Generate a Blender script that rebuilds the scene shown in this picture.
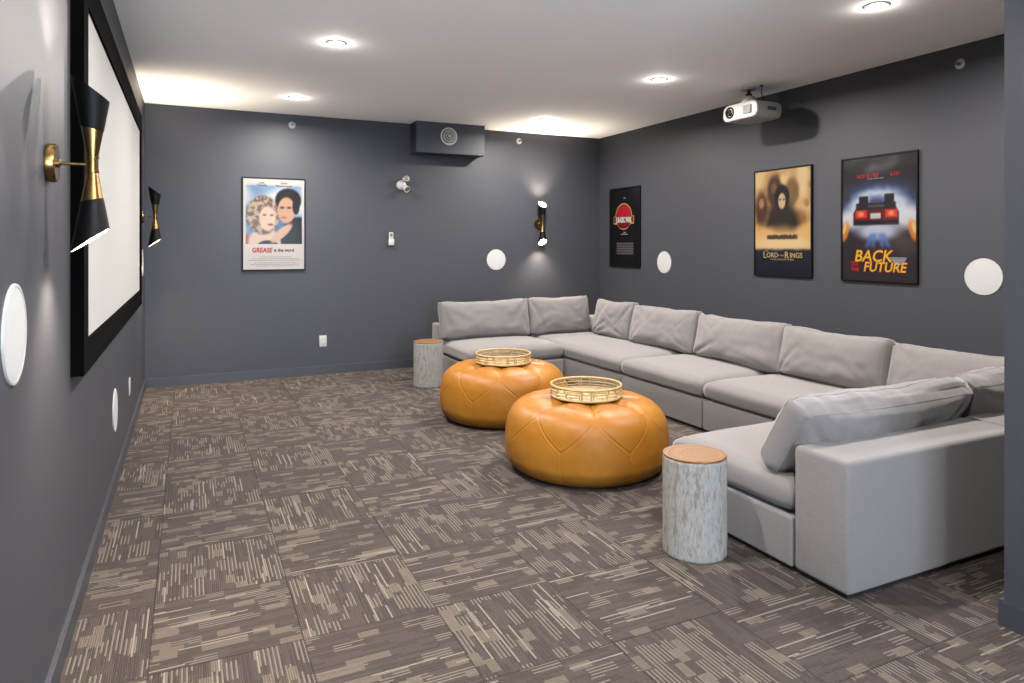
import bpy, bmesh, math, random
from math import sin, cos, pi, sqrt, exp
from mathutils import Vector, Matrix, noise
for o in list(bpy.data.objects): bpy.data.objects.remove(o)
S = bpy.context.scene
C = S.collection
random.seed(7)
# ---------------------------------------------------------------- room numbers
XL, XR, YB, H = -0.395, 4.953, 7.742, 2.85
YR = -3.0                       # rear wall, behind the camera
PX, PY = 2.77, 1.53             # near right wall face, and its far end
TH, CZ, F = 0.44205, 1.427, 683.6
# ---------------------------------------------------------------- camera
cam = bpy.data.cameras.new('camera'); camo = bpy.data.objects.new('camera', cam); C.objects.link(camo)
camo.location = (0, 0, CZ); camo.rotation_euler = (pi/2, 0, -TH)
cam.sensor_width = 36; cam.lens = F/1024*36; cam.shift_y = -(341.5-245.4)/1024
cam.clip_start = .05
S.camera = camo
# ---------------------------------------------------------------- exposure, world
S.view_settings.view_transform = 'Standard'; S.view_settings.look = 'None'
S.view_settings.gamma = 1; S.view_settings.use_curve_mapping = False
S.view_settings.exposure = 1.27
W = bpy.data.worlds.new('sky'); S.world = W; W.use_nodes = True
bg = W.node_tree.nodes['Background']; bg.inputs[0].default_value = (.62, .78, 1, 1); bg.inputs[1].default_value = 1.0
# ---------------------------------------------------------------- lights
DOWN_W, SCONCE_W, WINDOW_W = 38, 46, 175
WARM = (1, .94, .87)
def lamp(name, kind, loc, power, color, rot=(0,0,0), **k):
    l = bpy.data.lights.new(name, kind); l.energy = power; l.color = color
    for a, b in k.items(): setattr(l, a, b)
    o = bpy.data.objects.new(name, l); C.objects.link(o); o.location = loc; o.rotation_euler = rot
    return o
DOWN = [(.94,4.87), (.93,6.84), (3.65,4.76), (3.63,6.80), (3.69,2.74), (.95,2.78), (.95,.6), (.95,-1.5)]
# daylight in the rear window opening (window built below)
lamp('window_daylight', 'AREA', (1.2, YR+.25, 1.35), WINDOW_W, (.68,.83,1), (pi/2+.6,0,0), shape="RECTANGLE", size=2.9, size_y=2.2)

# ---------------------------------------------------------------- helpers
def mesh_obj(name, verts, faces, mat, parent=None, smooth=False, mats=None, midx=None):
    me = bpy.data.meshes.new(name); me.from_pydata([tuple(v) for v in verts], [], faces); me.update()
    o = bpy.data.objects.new(name, me); C.objects.link(o)
    for m in (mats or [mat]): me.materials.append(m)
    if midx: me.polygons.foreach_set('material_index', midx)
    if smooth: me.polygons.foreach_set('use_smooth', [True]*len(me.polygons))
    if parent: o.parent = parent
    return o
def bm_obj(name, bm, mat, parent=None, smooth=False):
    bmesh.ops.recalc_face_normals(bm, faces=bm.faces)
    me = bpy.data.meshes.new(name); bm.to_mesh(me); bm.free()
    o = bpy.data.objects.new(name, me); C.objects.link(o); me.materials.append(mat)
    if smooth:
        me.polygons.foreach_set('use_smooth', [True]*len(me.polygons))
        try: me.set_sharp_from_angle(angle=math.radians(40))
        except Exception: pass
    if parent: o.parent = parent
    return o
def box(bm, x0, x1, y0, y1, z0, z1, bev=0, seg=3):
    g = bmesh.ops.create_cube(bm, size=1)['verts']
    bmesh.ops.scale(bm, vec=(x1-x0, y1-y0, z1-z0), verts=g)
    bmesh.ops.translate(bm, vec=((x0+x1)/2, (y0+y1)/2, (z0+z1)/2), verts=g)
    if bev:
        es = list({e for v in g for e in v.link_edges})
        bmesh.ops.bevel(bm, geom=es, offset=bev, segments=seg, profile=.5, affect='EDGES')
    return bm
def lathe(bm, prof, M=None, n=48, close=True):
    """prof list of (r, h) about local z; M puts it in place"""
    rings = []
    for r, h in prof:
        if r < 1e-6: rings.append([bm.verts.new((0,0,h))])
        else: rings.append([bm.verts.new((r*cos(2*pi*i/n), r*sin(2*pi*i/n), h)) for i in range(n)])
    for a, b in zip(rings, rings[1:]):
        for i in range(n):
            j = (i+1) % n
            if len(a) == 1 and len(b) == 1: continue
            if len(a) == 1: bm.faces.new((a[0], b[i], b[j]))
            elif len(b) == 1: bm.faces.new((a[i], a[j], b[0]))
            else: bm.faces.new((a[i], a[j], b[j], b[i]))
    if M: bmesh.ops.transform(bm, matrix=M, verts=[v for r in rings for v in r])
    return bm
def tube(bm, pts, r, n=10, closed=False):
    P = [Vector(p) for p in pts]; rings = []
    for i, p in enumerate(P):
        a = P[i-1] if (i or closed) else p; b = P[(i+1) % len(P)] if (i < len(P)-1 or closed) else p
        t = (b-a).normalized(); up = Vector((0,0,1)) if abs(t.z) < .95 else Vector((1,0,0))
        u = t.cross(up).normalized(); v = u.cross(t)
        rings.append([bm.verts.new(p + u*r*cos(2*pi*k/n) + v*r*sin(2*pi*k/n)) for k in range(n)])
    m = len(rings)
    for i in range(m if closed else m-1):
        a, b = rings[i], rings[(i+1) % m]
        for k in range(n): bm.faces.new((a[k], a[(k+1) % n], b[(k+1) % n], b[k]))
    if not closed:
        bm.faces.new(rings[0]); bm.faces.new(rings[-1])
    return bm
OUT = Matrix.Rotation(pi/2, 4, 'X')          # turns local +z into -y (out of the wall)
def T(x=0, y=0, z=0): return Matrix.Translation((x, y, z))
def thing(name, label, cat, loc, rz=0, group=None):
    o = bpy.data.objects.new(name, None); C.objects.link(o); o.empty_display_size = .1
    o.location = loc; o.rotation_euler = (0, 0, rz); return tag(o, label, cat, group)
def tag(o, label, cat, group=None):
    o['label'] = label; o['category'] = cat
    if group: o['group'] = group
    return o
def struct(o): o['kind'] = 'structure'; return o
def dup(root, loc, rz, label):
    r = root.copy(); C.objects.link(r); r.location = loc; r.rotation_euler = (0, 0, rz); r['label'] = label
    for ch in list(root.children):
        c = ch.copy(); C.objects.link(c); c.parent = r
        for g in list(ch.children):
            d = g.copy(); C.objects.link(d); d.parent = c
    return r
BACK, RIGHT, LEFT = 0, -pi/2, pi/2
def wall_at(w, s, z):                         # s: X on the back wall, Y on a side wall
    return {'b': (s, YB, z), 'r': (XR, s, z), 'l': (XL, s, z), 'n': (PX, s, z)}[w]
RZ = {'b': BACK, 'r': RIGHT, 'l': LEFT, 'n': RIGHT}

# ---------------------------------------------------------------- node helpers
ALB = .42
def srgb(r, g, b):
    f = lambda c: (c/255/12.92) if c/255 <= .04045 else ((c/255+.055)/1.055)**2.4
    return (f(r)*ALB, f(g)*ALB, f(b)*ALB, 1)
class NT:
    def __init__(s, name):
        s.m = bpy.data.materials.new(name); s.m.use_nodes = True; s.t = s.m.node_tree
        s.p = s.t.nodes['Principled BSDF']
    def set(s, **k):
        for a, v in k.items():
            key = {'color':'Base Color','rough':'Roughness','metal':'Metallic','spec':'Specular IOR Level','sheen':'Sheen Weight',
                   'coat':'Coat Weight','coat_rough':'Coat Roughness','emit':'Emission Color','emit_s':'Emission Strength','normal':'Normal','coat_normal':'Coat Normal','sheen_rough':'Sheen Roughness','aniso':'Anisotropic'}[a]
            if hasattr(v, 'is_linked'): s.t.links.new(v, s.p.inputs[key])
            else: s.p.inputs[key].default_value = v
        return s
    def n(s, typ, **k):
        x = s.t.nodes.new(typ)
        for a, v in k.items(): setattr(x, a, v)
        return x
    def put(s, sock, v):
        if hasattr(v, 'is_linked'): s.t.links.new(v, sock)
        else: sock.default_value = v
    def math(s, op, a, b=None, c=None):
        x = s.n('ShaderNodeMath', operation=op); s.put(x.inputs[0], a)
        if b is not None: s.put(x.inputs[1], b)
        if c is not None: s.put(x.inputs[2], c)
        return x.outputs[0]
    def mix(s, f, a, b):
        x = s.n('ShaderNodeMix', data_type='RGBA'); s.put(x.inputs[0], f); s.put(x.inputs[6], a); s.put(x.inputs[7], b); return x.outputs[2]
    def mixf(s, f, a, b):
        x = s.n('ShaderNodeMix', data_type='FLOAT'); s.put(x.inputs[0], f); s.put(x.inputs[2], a); s.put(x.inputs[3], b); return x.outputs[0]
    def vec(s, x=0, y=0, z=0):
        v = s.n('ShaderNodeCombineXYZ')
        for i, q in enumerate((x, y, z)): s.put(v.inputs[i], q)
        return v.outputs[0]
    def obj(s): return s.n('ShaderNodeTexCoord').outputs['Object']
    def scale(s, v, sc):
        m = s.n('ShaderNodeMapping'); s.put(m.inputs[0], v); m.inputs['Scale'].default_value = sc; return m.outputs[0]
    def noise(s, v, scale, detail=2, rough=.5, out='Fac', dist=0):
        x = s.n('ShaderNodeTexNoise'); s.put(x.inputs['Vector'], v); x.inputs['Scale'].default_value = scale
        x.inputs['Detail'].default_value = detail; x.inputs['Roughness'].default_value = rough; x.inputs['Distortion'].default_value = dist
        return x.outputs[out]
    def white(s, v):
        x = s.n('ShaderNodeTexWhiteNoise', noise_dimensions='3D'); s.put(x.inputs[0], v); return x.outputs['Value']
    def ramp(s, f, stops):
        x = s.n('ShaderNodeValToRGB'); s.put(x.inputs[0], f); e = x.color_ramp.elements
        while len(e) < len(stops): e.new(.5)
        for el, (p, c) in zip(e, stops): el.position = p; el.color = c
        return x.outputs[0]
    def bump(s, h, strength=.2, dist=.002, normal=None):
        x = s.n('ShaderNodeBump'); x.inputs['Strength'].default_value = strength; x.inputs['Distance'].default_value = dist
        s.put(x.inputs['Height'], h)
        if normal is not None: s.put(x.inputs['Normal'], normal)
        return x.outputs[0]
def plain(name, rgb, rough=.5, **k): return NT(name).set(color=srgb(*rgb), rough=rough, **k).m

# ---------------------------------------------------------------- materials
def m_wall():
    n = NT('slate_wall_paint'); o = n.obj()
    c = n.mix(n.noise(o, 1.3, 3), srgb(78,80,89), srgb(82,84,93))
    return n.set(color=c, rough=.5, spec=.3, normal=n.bump(n.noise(o, 260, 2), .12, .0006)).m
def m_ceiling():
    n = NT('white_ceiling_paint'); o = n.obj()
    return n.set(color=n.mix(n.noise(o, 1, 2), (.92,.92,.915,1), (.935,.935,.93,1)), rough=.8, spec=.2, normal=n.bump(n.noise(o, 200, 2), .08, .0005)).m
def m_carpet():
    n = NT('patterned_carpet_tile'); g = n.n('ShaderNodeNewGeometry').outputs['Position']
    sp = n.n('ShaderNodeSeparateXYZ'); n.put(sp.inputs[0], g)
    X = n.math('DIVIDE', n.math('ADD', sp.outputs[0], .122), .5); Y = n.math('DIVIDE', n.math('SUBTRACT', sp.outputs[1], 2.563), .5)
    tx, ty = n.math('FLOOR', X), n.math('FLOOR', Y); fx, fy = n.math('FRACT', X), n.math('FRACT', Y)
    par = n.math('FLOORED_MODULO', n.math('ADD', tx, ty), 2)
    u = n.mixf(par, fx, fy); v = n.mixf(par, fy, fx)
    tid = n.math('ADD', n.math('MULTIPLY', tx, 7.31), n.math('MULTIPLY', ty, 3.17))
    def cells(nv, nu, seed, shift=9.0):
        b = n.math('FLOOR', n.math('MULTIPLY', v, nv))
        w = n.white(n.vec(b, tid, seed))
        s = n.math('FLOOR', n.math('MULTIPLY', n.math('ADD', u, n.math('MULTIPLY', w, shift)), nu))
        return n.white(n.vec(n.math('ADD', b, .5), s, n.math('ADD', tid, seed+.37)))
    a = cells(13.2, 6.5, 1.0); a2 = cells(11, 4.6, 2.0); l = cells(66, 2.2, 3.0); l2 = cells(66, 7, 4.0); a3 = cells(33, 4.0, 5.0)
    rib = n.math('MULTIPLY', v, 66); ribi = n.math('FLOORED_MODULO', n.math('FLOOR', rib), 2); ribf = n.math('FRACT', rib)
    ribh = n.math('SINE', n.math('MULTIPLY', ribf, pi))
    dark, mid, beige, cream = srgb(94,83,80), srgb(112,101,97), srgb(160,147,134), srgb(196,186,172)
    col = n.mix(n.math('MULTIPLY', n.math('GREATER_THAN', a3, .5), .9), dark, mid)
    col = n.mix(n.math('MULTIPLY', ribi, .5), col, mid)
    # bands of pin stripes: every second rib pale
    striped = n.math('MULTIPLY', n.math('GREATER_THAN', a2, n.mixf(par, .74, .50)), n.math('MULTIPLY', ribi, n.math('GREATER_THAN', l2, .18)))
    col = n.mix(n.math('MULTIPLY', striped, .58), col, cream)
    col = n.mix(n.math('MULTIPLY', n.math('GREATER_THAN', a, n.mixf(par, .875, .92)), n.mixf(ribi, .95, .75)), col, beige)
    col = n.mix(n.math('GREATER_THAN', l, .968), col, cream)
    gr = n.noise(g, 420, 2, .7); gr2 = n.noise(g, 2.2, 2)
    col = n.mix(n.math('MULTIPLY', n.math('SUBTRACT', 1.0, ribh), .5), col, srgb(48,42,41))
    col = n.mix(n.math('MULTIPLY', gr, .68), col, srgb(52,45,44))
    col = n.mix(n.math('MULTIPLY', gr2, .15), col, srgb(110,98,92))
    ex = n.math('MINIMUM', n.math('MINIMUM', fx, n.math('SUBTRACT', 1.0, fx)), n.math('MINIMUM', fy, n.math('SUBTRACT', 1.0, fy)))
    col = n.mix(n.math('MULTIPLY', n.math('LESS_THAN', ex, .006), .6), col, srgb(45,39,38))
    h = n.math('ADD', n.math('MULTIPLY', ribh, .6), gr)
    return n.set(color=col, rough=.95, spec=.15, normal=n.bump(h, .6, .003)).m
def m_fabric():
    n = NT('grey_woven_upholstery'); o = n.obj()
    wv = n.noise(n.scale(o, (900, 160, 160)), 1, 2); wv2 = n.noise(n.scale(o, (160, 160, 900)), 1, 2)
    w = n.math('MULTIPLY', n.math('ADD', wv, wv2), .5)
    c = n.ramp(w, [(.34, srgb(138,133,133)), (.5, srgb(149,144,144)), (.66, srgb(159,154,153))])
    c = n.mix(n.math('MULTIPLY', n.noise(o, 5, 3), .25), c, srgb(146,141,140))
    return n.set(color=c, rough=.92, spec=.2, sheen=.25, sheen_rough=.5, normal=n.bump(w, .12, .0008)).m
def m_leather():
    n = NT('tan_leather'); o = n.obj()
    c = n.ramp(n.noise(o, 3.2, 4, .55), [(.3, srgb(188,116,26)), (.55, srgb(201,132,40)), (.75, srgb(211,145,54))])
    vo = n.n('ShaderNodeTexVoronoi'); n.put(vo.inputs['Vector'], o); vo.inputs['Scale'].default_value = 380
    return n.set(color=c, rough=n.mixf(n.noise(o, 9, 3), .38, .52), spec=.26, normal=n.bump(n.math('ADD', vo.outputs['Distance'], n.math('MULTIPLY', n.noise(o, 14, 3), .8)), .12, .0015)).m
def m_bark():
    n = NT('whitewashed_carved_wood'); o = n.obj()
    f = n.noise(n.scale(o, (120, 120, 34)), 1, 4, .65); f2 = n.noise(n.scale(o, (46, 46, 12)), 1, 4, .65); f3 = n.noise(n.scale(o, (9, 9, 3)), 1, 3, .6)
    c = n.ramp(f, [(.30, srgb(128,108,94)), (.43, srgb(184,180,175)), (.6, srgb(196,196,194))])
    c = n.mix(n.ramp(f2, [(.52, (0,0,0,1)), (.64, (.8,.8,.8,1))]), c, srgb(146,128,114))
    c = n.mix(n.math('MULTIPLY', f3, .35), c, srgb(192,193,192))
    return n.set(color=c, rough=.85, spec=.2, normal=n.bump(n.math('ADD', f, f2), .6, .004)).m
def m_endgrain():
    n = NT('end_grain_wood'); o = n.obj()
    d = n.noise(o, 6, 2, out='Color')
    va = n.n('ShaderNodeVectorMath', operation='MULTIPLY_ADD'); n.put(va.inputs[0], d); va.inputs[1].default_value = (.09,.09,0); n.put(va.inputs[2], o)
    sp = n.n('ShaderNodeSeparateXYZ'); n.put(sp.inputs[0], va.outputs[0])
    px = n.math('SUBTRACT', sp.outputs[0], .06); py = n.math('SUBTRACT', sp.outputs[1], .035)
    r = n.math('SQRT', n.math('ADD', n.math('MULTIPLY', px, px), n.math('MULTIPLY', n.math('MULTIPLY', py, py), 1.6)))
    ring = n.noise(n.vec(n.math('MULTIPLY', r, 75), 0, 0), 1, 3, .6)
    c = n.ramp(ring, [(.32, srgb(104,64,34)), (.5, srgb(160,112,66)), (.66, srgb(184,138,92))])
    c = n.mix(n.math('MULTIPLY', n.noise(o, 14, 3), .3), c, srgb(150,98,56))
    return n.set(color=c, rough=.5, spec=.4, normal=n.bump(ring, .2, .001)).m
def m_rattan():
    n = NT('pale_rattan_cane'); o = n.obj()
    c = n.ramp(n.noise(n.scale(o, (30,30,60)), 1, 3), [(.3, srgb(212,170,106)), (.6, srgb(228,194,134))])
    return n.set(color=c, rough=.45, spec=.4).m
def m_weave():
    n = NT('woven_cane_base'); o = n.obj()
    ch = n.n('ShaderNodeTexChecker'); n.put(ch.inputs['Vector'], o); ch.inputs['Scale'].default_value = 75
    ch.inputs[1].default_value = srgb(236,208,154); ch.inputs[2].default_value = srgb(196,156,96)
    return n.set(color=ch.outputs[0], rough=.5, normal=n.bump(ch.outputs[1], .4, .002)).m
def m_brass():
    n = NT('brushed_brass'); o = n.obj()
    return n.set(color=n.mix(n.noise(n.scale(o, (400,400,12)), 1, 2), srgb(176,138,84), srgb(206,170,112)), metal=1.0, rough=.27).m
def m_screen():
    n = NT('projection_screen_fabric'); o = n.obj()
    return n.set(color=n.mix(n.noise(o, 60, 2), srgb(218,218,216), srgb(223,223,221)), rough=.9, spec=.1).m
def m_soft(name, a, b, sc, rough=.5, **k):
    n = NT(name); return n.set(color=n.mix(n.noise(n.obj(), sc, 2), srgb(*a), srgb(*b)), rough=rough, **k).m
M_WALL, M_CEIL, M_CARPET, M_FAB, M_LEA = m_wall(), m_ceiling(), m_carpet(), m_fabric(), m_leather()
M_BARK, M_END, M_RAT, M_WEAVE, M_BRASS, M_SCREEN = m_bark(), m_endgrain(), m_rattan(), m_weave(), m_brass(), m_screen()
M_BASE = m_soft('slate_trim_paint', (74,77,87), (78,81,91), 2, .38, spec=.5)
M_BLK = m_soft('satin_black_metal', (8,8,9), (11,11,12), 30, .5, spec=.14)
M_FELT = m_soft('black_velvet_frame', (5,5,6), (8,8,9), 90, .95, spec=.03)
M_FRAME = m_soft('black_poster_frame', (16,16,18), (20,20,22), 40, .45, spec=.15)
M_PLINTH = m_soft('black_plinth', (14,13,13), (20,19,19), 40, .8)
M_WHITE = m_soft('white_plastic', (228,227,224), (234,233,230), 20, .42)
M_GRILLE = m_soft('white_speaker_grille', (226,227,228), (234,235,236), 900, .7)
M_DIM = m_soft('grey_plastic', (112,112,112), (126,126,126), 30, .5)
M_LINING = m_soft('cream_shade_lining', (196,184,164), (204,193,175), 20, .5)
M_GLASSLENS = plain('dark_lens_glass', (12,12,18), .05, coat=1.0)
M_BULB = NT('warm_bulb').set(color=(1,1,1,1), emit=(1,.82,.6,1), emit_s=12.0).m
M_LENS = NT('lit_downlight_lens').set(color=(1,1,1,1), emit=(1,.95,.87,1), emit_s=14.0).m
M_PANE = NT('window_glass').set(color=(1,1,1,1), rough=.02).m
M_PANE.node_tree.nodes['Principled BSDF'].inputs['Transmission Weight'].default_value = 1

# ---------------------------------------------------------------- room shell
def sbox(name, *a, mat=M_WALL, bev=0): return struct(bm_obj(name, box(bmesh.new(), *a, bev=bev), mat))
sbox('floor', XL-.15, XR+.15, YR-.15, YB+.15, -.12, 0, mat=M_CARPET)
sbox('ceiling', XL-.15, XR+.15, YR-.15, YB+.15, H, H+.12, mat=M_CEIL)
sbox('wall_left', XL-.15, XL, YR, YB, 0, H)
sbox('wall_back', XL-.15, XR+.15, YB, YB+.15, 0, H)
sbox('wall_right', XR, XR+.15, PY-.15, YB, 0, H)
sbox('wall_near_right', PX, PX+.14, YR, PY, 0, H)
sbox('wall_return', PX+.14, XR, PY-.14, PY, 0, H)
bm = bmesh.new()
wx0, wx1, wz0, wz1 = -.3, 2.68, .1, 2.7
box(bm, XL-.15, wx0, YR-.15, YR, 0, H); box(bm, wx1, PX+.14, YR-.15, YR, 0, H)
box(bm, wx0, wx1, YR-.15, YR, 0, wz0); box(bm, wx0, wx1, YR-.15, YR, wz1, H)
struct(bm_obj('wall_rear', bm, M_WALL))
bm = bmesh.new(); t = .05
for a in ((wx0, wx1, wz0, wz0+t), (wx0, wx1, wz1-t, wz1), (wx0, wx0+t, wz0+t, wz1-t), (wx1-t, wx1, wz0+t, wz1-t), (1.175, 1.225, wz0+t, wz1-t)):
    box(bm, a[0], a[1], YR-.1, YR-.04, a[2], a[3])
win = struct(bm_obj('window_1', bm, M_WHITE))
bm_obj('pane', box(bmesh.new(), wx0+t, wx1-t, YR-.075, YR-.069, wz0+t, wz1-t), M_PANE, win)
BH, BT = .097, .014
def baseboard(name, x0, x1, y0, y1):
    bm = bmesh.new(); box(bm, x0, x1, y0, y1, 0, BH-.006); 
    ix = .005
    lx0, lx1, ly0, ly1 = x0, x1, y0, y1
    if name == 'baseboard_left': lx1 -= ix
    elif name == 'baseboard_back': ly0 += ix
    elif name == 'baseboard_right': lx0 += ix
    else: lx0 += ix
    box(bm, lx0, lx1, ly0, ly1, BH-.006, BH)
    return struct(bm_obj(name, bm, M_BASE))
baseboard('baseboard_left', XL, XL+BT, YR, YB)
baseboard('baseboard_back', XL+BT, XR-BT, YB-BT, YB)
baseboard('baseboard_right', XR-BT, XR, PY+BT, YB)
baseboard('baseboard_near_right', PX-BT, PX, YR, PY)
struct(bm_obj('baseboard_return', box(bmesh.new(), PX-BT, XR, PY, PY+BT, 0, BH), M_BASE))
# bulkhead on the back wall, under the ceiling
sx0, sx1, sy, sz = 2.345, 3.19, 7.5, 2.492
sbox('trim_1', sx0, sx1, sy, YB, sz, H, bev=.004)

# ---------------------------------------------------------------- cushions and upholstery
def lattice(nx, ny, nz):
    idx = {}; V = []; Fc = []
    def vid(i, j, k):
        if (i,j,k) not in idx: idx[(i,j,k)] = len(V); V.append((2*i/nx-1, 2*j/ny-1, 2*k/nz-1))
        return idx[(i,j,k)]
    for i in range(nx):
        for j in range(ny):
            Fc.append((vid(i,j,0), vid(i,j+1,0), vid(i+1,j+1,0), vid(i+1,j,0)))
            Fc.append((vid(i,j,nz), vid(i+1,j,nz), vid(i+1,j+1,nz), vid(i,j+1,nz)))
    for i in range(nx):
        for k in range(nz):
            Fc.append((vid(i,0,k), vid(i+1,0,k), vid(i+1,0,k+1), vid(i,0,k+1)))
            Fc.append((vid(i,ny,k), vid(i,ny,k+1), vid(i+1,ny,k+1), vid(i+1,ny,k)))
    for j in range(ny):
        for k in range(nz):
            Fc.append((vid(0,j,k), vid(0,j,k+1), vid(0,j+1,k+1), vid(0,j+1,k)))
            Fc.append((vid(nx,j,k), vid(nx,j+1,k), vid(nx,j+1,k+1), vid(nx,j,k+1)))
    return V, Fc
def smooth_obj(name, V, Fc, mat, parent):
    return mesh_obj(name, V, Fc, mat, parent, smooth=True)
def back_cushion(w, h, t, seed, sag=.012, lean=0, bend=0.0, wr=1.0):
    """centre of the bottom edge at the origin; width along x, height along z, faces look along y"""
    L, Fc = lattice(56, 26, 10); out = []
    rnd = random.Random(seed); cr = []
    for q in range(15):
        cx, cz = rnd.choice([(-1,-1),(1,-1),(-1,1),(1,1),(-1,-1),(1,-1)])
        ang = rnd.uniform(.15, 1.4); cr.append((cx, cz, ang, rnd.uniform(.012,.03), rnd.uniform(.003,.008), rnd.uniform(.12,.34)))
    drop = rnd.uniform(-.4, .4)
    for a, b, c in L:                     # a width, b height, c depth
        ea = abs(a)**5; eb = abs(b)**5
        puff = max(0, (1-abs(a)**3.2)*(1-abs(b)**3.2))**.55
        T_ = t/2*(.46 + .54*puff)
        pa = 1 - .018*(1-b*b)*ea; pb = 1 - .035*(1-a*a)*eb
        x = w/2*a*pa; z = h/2*b*pb; y = T_*c
        # gusset bulge on the narrow sides
        bul = .013*(1-c*c)
        if abs(a) > .999: x += bul*a
        if abs(b) > .999: z += bul*b
        fade = puff if abs(c) > .99 else .5
        sg = 1 if c > 0 else -1
        d = 0
        for cx, cz, ang, wd, am, ln in cr:
            dx = (a-cx)*w/2*(-cx); dz = (b-cz)*h/2*(-cz)
            al = dx*cos(ang)+dz*sin(ang); pe = -dx*sin(ang)+dz*cos(ang)
            if al > 0: d -= am*exp(-(pe/wd)**2)*exp(-(al/ln)**2)
        nz = noise.noise(Vector((x*3.1+seed*3.7, z*5.1, seed*1.3+sg)))*.012 + noise.noise(Vector((x*9+seed, z*15, sg*3)))*.0045 + noise.noise(Vector((x*24+seed, z*9, sg*5)))*.0018
        if wr > 2: nz += .005*noise.noise(Vector((a*9+b*3.0, b*1.3, seed*2.0))) + .003*noise.noise(Vector((a*21+b*5.0, b*1.6, seed*4.0)))
        y += sg*(d*wr + nz*(.6+.3*wr))*(fade+.15)*abs(c)
        if abs(b) > .999: z += (d*.4 + nz*.5)*wr*b
        z += -sag*(b+1)/2*(1-(a-drop*.5)**2)*.9 + .010*noise.noise(Vector((a*2.2, b, seed*2.1)))
        z -= .010*(abs(a)**10)*(abs(b)**10)*b; x -= .012*(abs(a)**10)*(abs(b)**10)*a
        # sit: flatten the bottom, fatten low down
        y *= 1 + .18*(1-(b+1)/2)*(1-a**4)
        y += bend*((b+1)/2)**2
        out.append((x, y, z+h/2))
    return out, Fc
SEAM = {}
def seam_loop(V, w, h, t):
    """piping along the gusset edges of a cushion"""
    pass
def seat_cushion(w, d, t, seed, crown=.018):
    """origin at the centre of its underside; w along x, d along y"""
    L, Fc = lattice(48, 40, 8); out = []
    for a, b, c in L:
        r = .035
        # rounded box outline: superellipse-like shrink near top/bottom rims
        cc = abs(c)
        e = .030*cc**4 
        sx = w/2 - e; sy = d/2 - e
        # round the plan corners
        k = 1 - .018*(abs(a)*abs(b))**8
        x = sx*a*k; y = sy*b*k
        bul = .012*(1-c*c)
        if abs(a) > .999: x += bul*a
        if abs(b) > .999: y += bul*b
        edge = max(0, (1-abs(a)**9)*(1-abs(b)**9))**.5
        z = t/2*c*(.86+.14*edge)
        if c > 0: z += crown*max(0, (1-abs(a)**3)*(1-abs(b)**3))**.6*c
        z += .006*noise.noise(Vector((x*3+seed, y*3, 1)))*(1 if c > 0 else 0)
        n2 = noise.noise(Vector((x*7+seed, y*2.5, z*10)))*.004
        if c < .99: x += n2*a; y += n2*b
        else: z += n2*.6
        out.append((x, y, z+t/2))
    return out, Fc
def obox(x0, x1, y0, y1, z0, z1, bev=.018): return box(bmesh.new(), x0, x1, y0, y1, z0, z1, bev=bev, seg=4)
BZ0, BZ1, SZ, BKZ = .022, .238, .405, .56
SX0, SXF, SXB = 2.372, 3.55, 4.64        # left ends, front line and rear line of the long row
def module(label, x0, x1, y0, y1, backs, seat, seats=None):
    """x0..y1 footprint; backs: list of boxes (x0,x1,y0,y1) that rise to BKZ; seat: (x0,x1,y0,y1)"""
    cx, cy = (x0+x1)/2, (y0+y1)/2
    t = thing('sofa_module', label, 'sofa', (cx, cy, 0), 0, 'modules of the grey sectional sofa')
    g = .003
    s = seat
    bm_obj('seat_base', obox(s[0]+g-cx, s[1]-g-cx, s[2]+g-cy, s[3]-g-cy, BZ0, BZ1, .012), M_FAB, t, True)
    for i, b in enumerate(backs):
        bm_obj('backrest', obox(b[0]+g-cx, b[1]-g-cx, b[2]+g-cy, b[3]-g-cy, BZ0, BKZ, .022), M_FAB, t, True)
    bm_obj('plinth', box(bmesh.new(), x0+.03-cx, x1-.03-cx, y0+.03-cy, y1-.03-cy, 0, BZ0+.002), M_PLINTH, t)
    V, Fc = seat_cushion(s[1]-s[0]-.024, s[3]-s[2]-.024, SZ-BZ1-.004, x0*3+y0*7)
    o = smooth_obj('seat_cushion', V, Fc, M_FAB, t); o.location = ((s[0]+s[1])/2-cx, (s[2]+s[3])/2-cy, BZ1+.001)
    # thin welt seams round the upper and lower edge of the seat cushion
    return t
# near row, its back to the camera
Y0N, Y1N = 1.885, 2.165
module('grey sofa piece with its back turned to the viewer, beside the nearer stump table', SX0, SXF, Y0N, 3.0,
       [(SX0, SXF, Y0N, Y1N)], (SX0, SXF, Y1N+.003, 3.0))
# long row along the right wall
module('grey sofa corner piece half hidden by the near wall edge', SXF+.002, SXB, Y0N, 3.0,
       [(SXF+.002, SXB, Y0N, Y1N), (4.40, SXB, Y1N+.003, 3.0)], (SXF+.002, 4.397, Y1N+.003, 3.0))
module('grey armless sofa piece under the tail-light and golden posters, right of the front ottoman', SXF, SXB, 3.002, 4.105,
       [(4.40, SXB, 3.002, 4.105)], (SXF, 4.397, 3.002, 4.105))
module('grey armless sofa piece directly behind the front orange ottoman, one seat from the far corner', SXF, SXB, 4.107, 5.20,
       [(4.40, SXB, 4.107, 5.20)], (SXF, 4.397, 4.107, 5.20))
module('long grey sofa piece filling the far corner of the sectional', SXF, SXB, 5.202, 7.34,
       [(4.40, SXB, 5.202, 7.097), (SXF, SXB, 7.10, 7.34)], (SXF, 4.397, 5.202, 7.097))
module('grey sofa piece against the back wall side, beside the farther stump', 2.47, SXF-.002, 6.22, 7.34,
       [(2.47, SXF-.002, 7.10, 7.34)], (2.47, SXF-.002, 6.22, 7.097))
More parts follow.
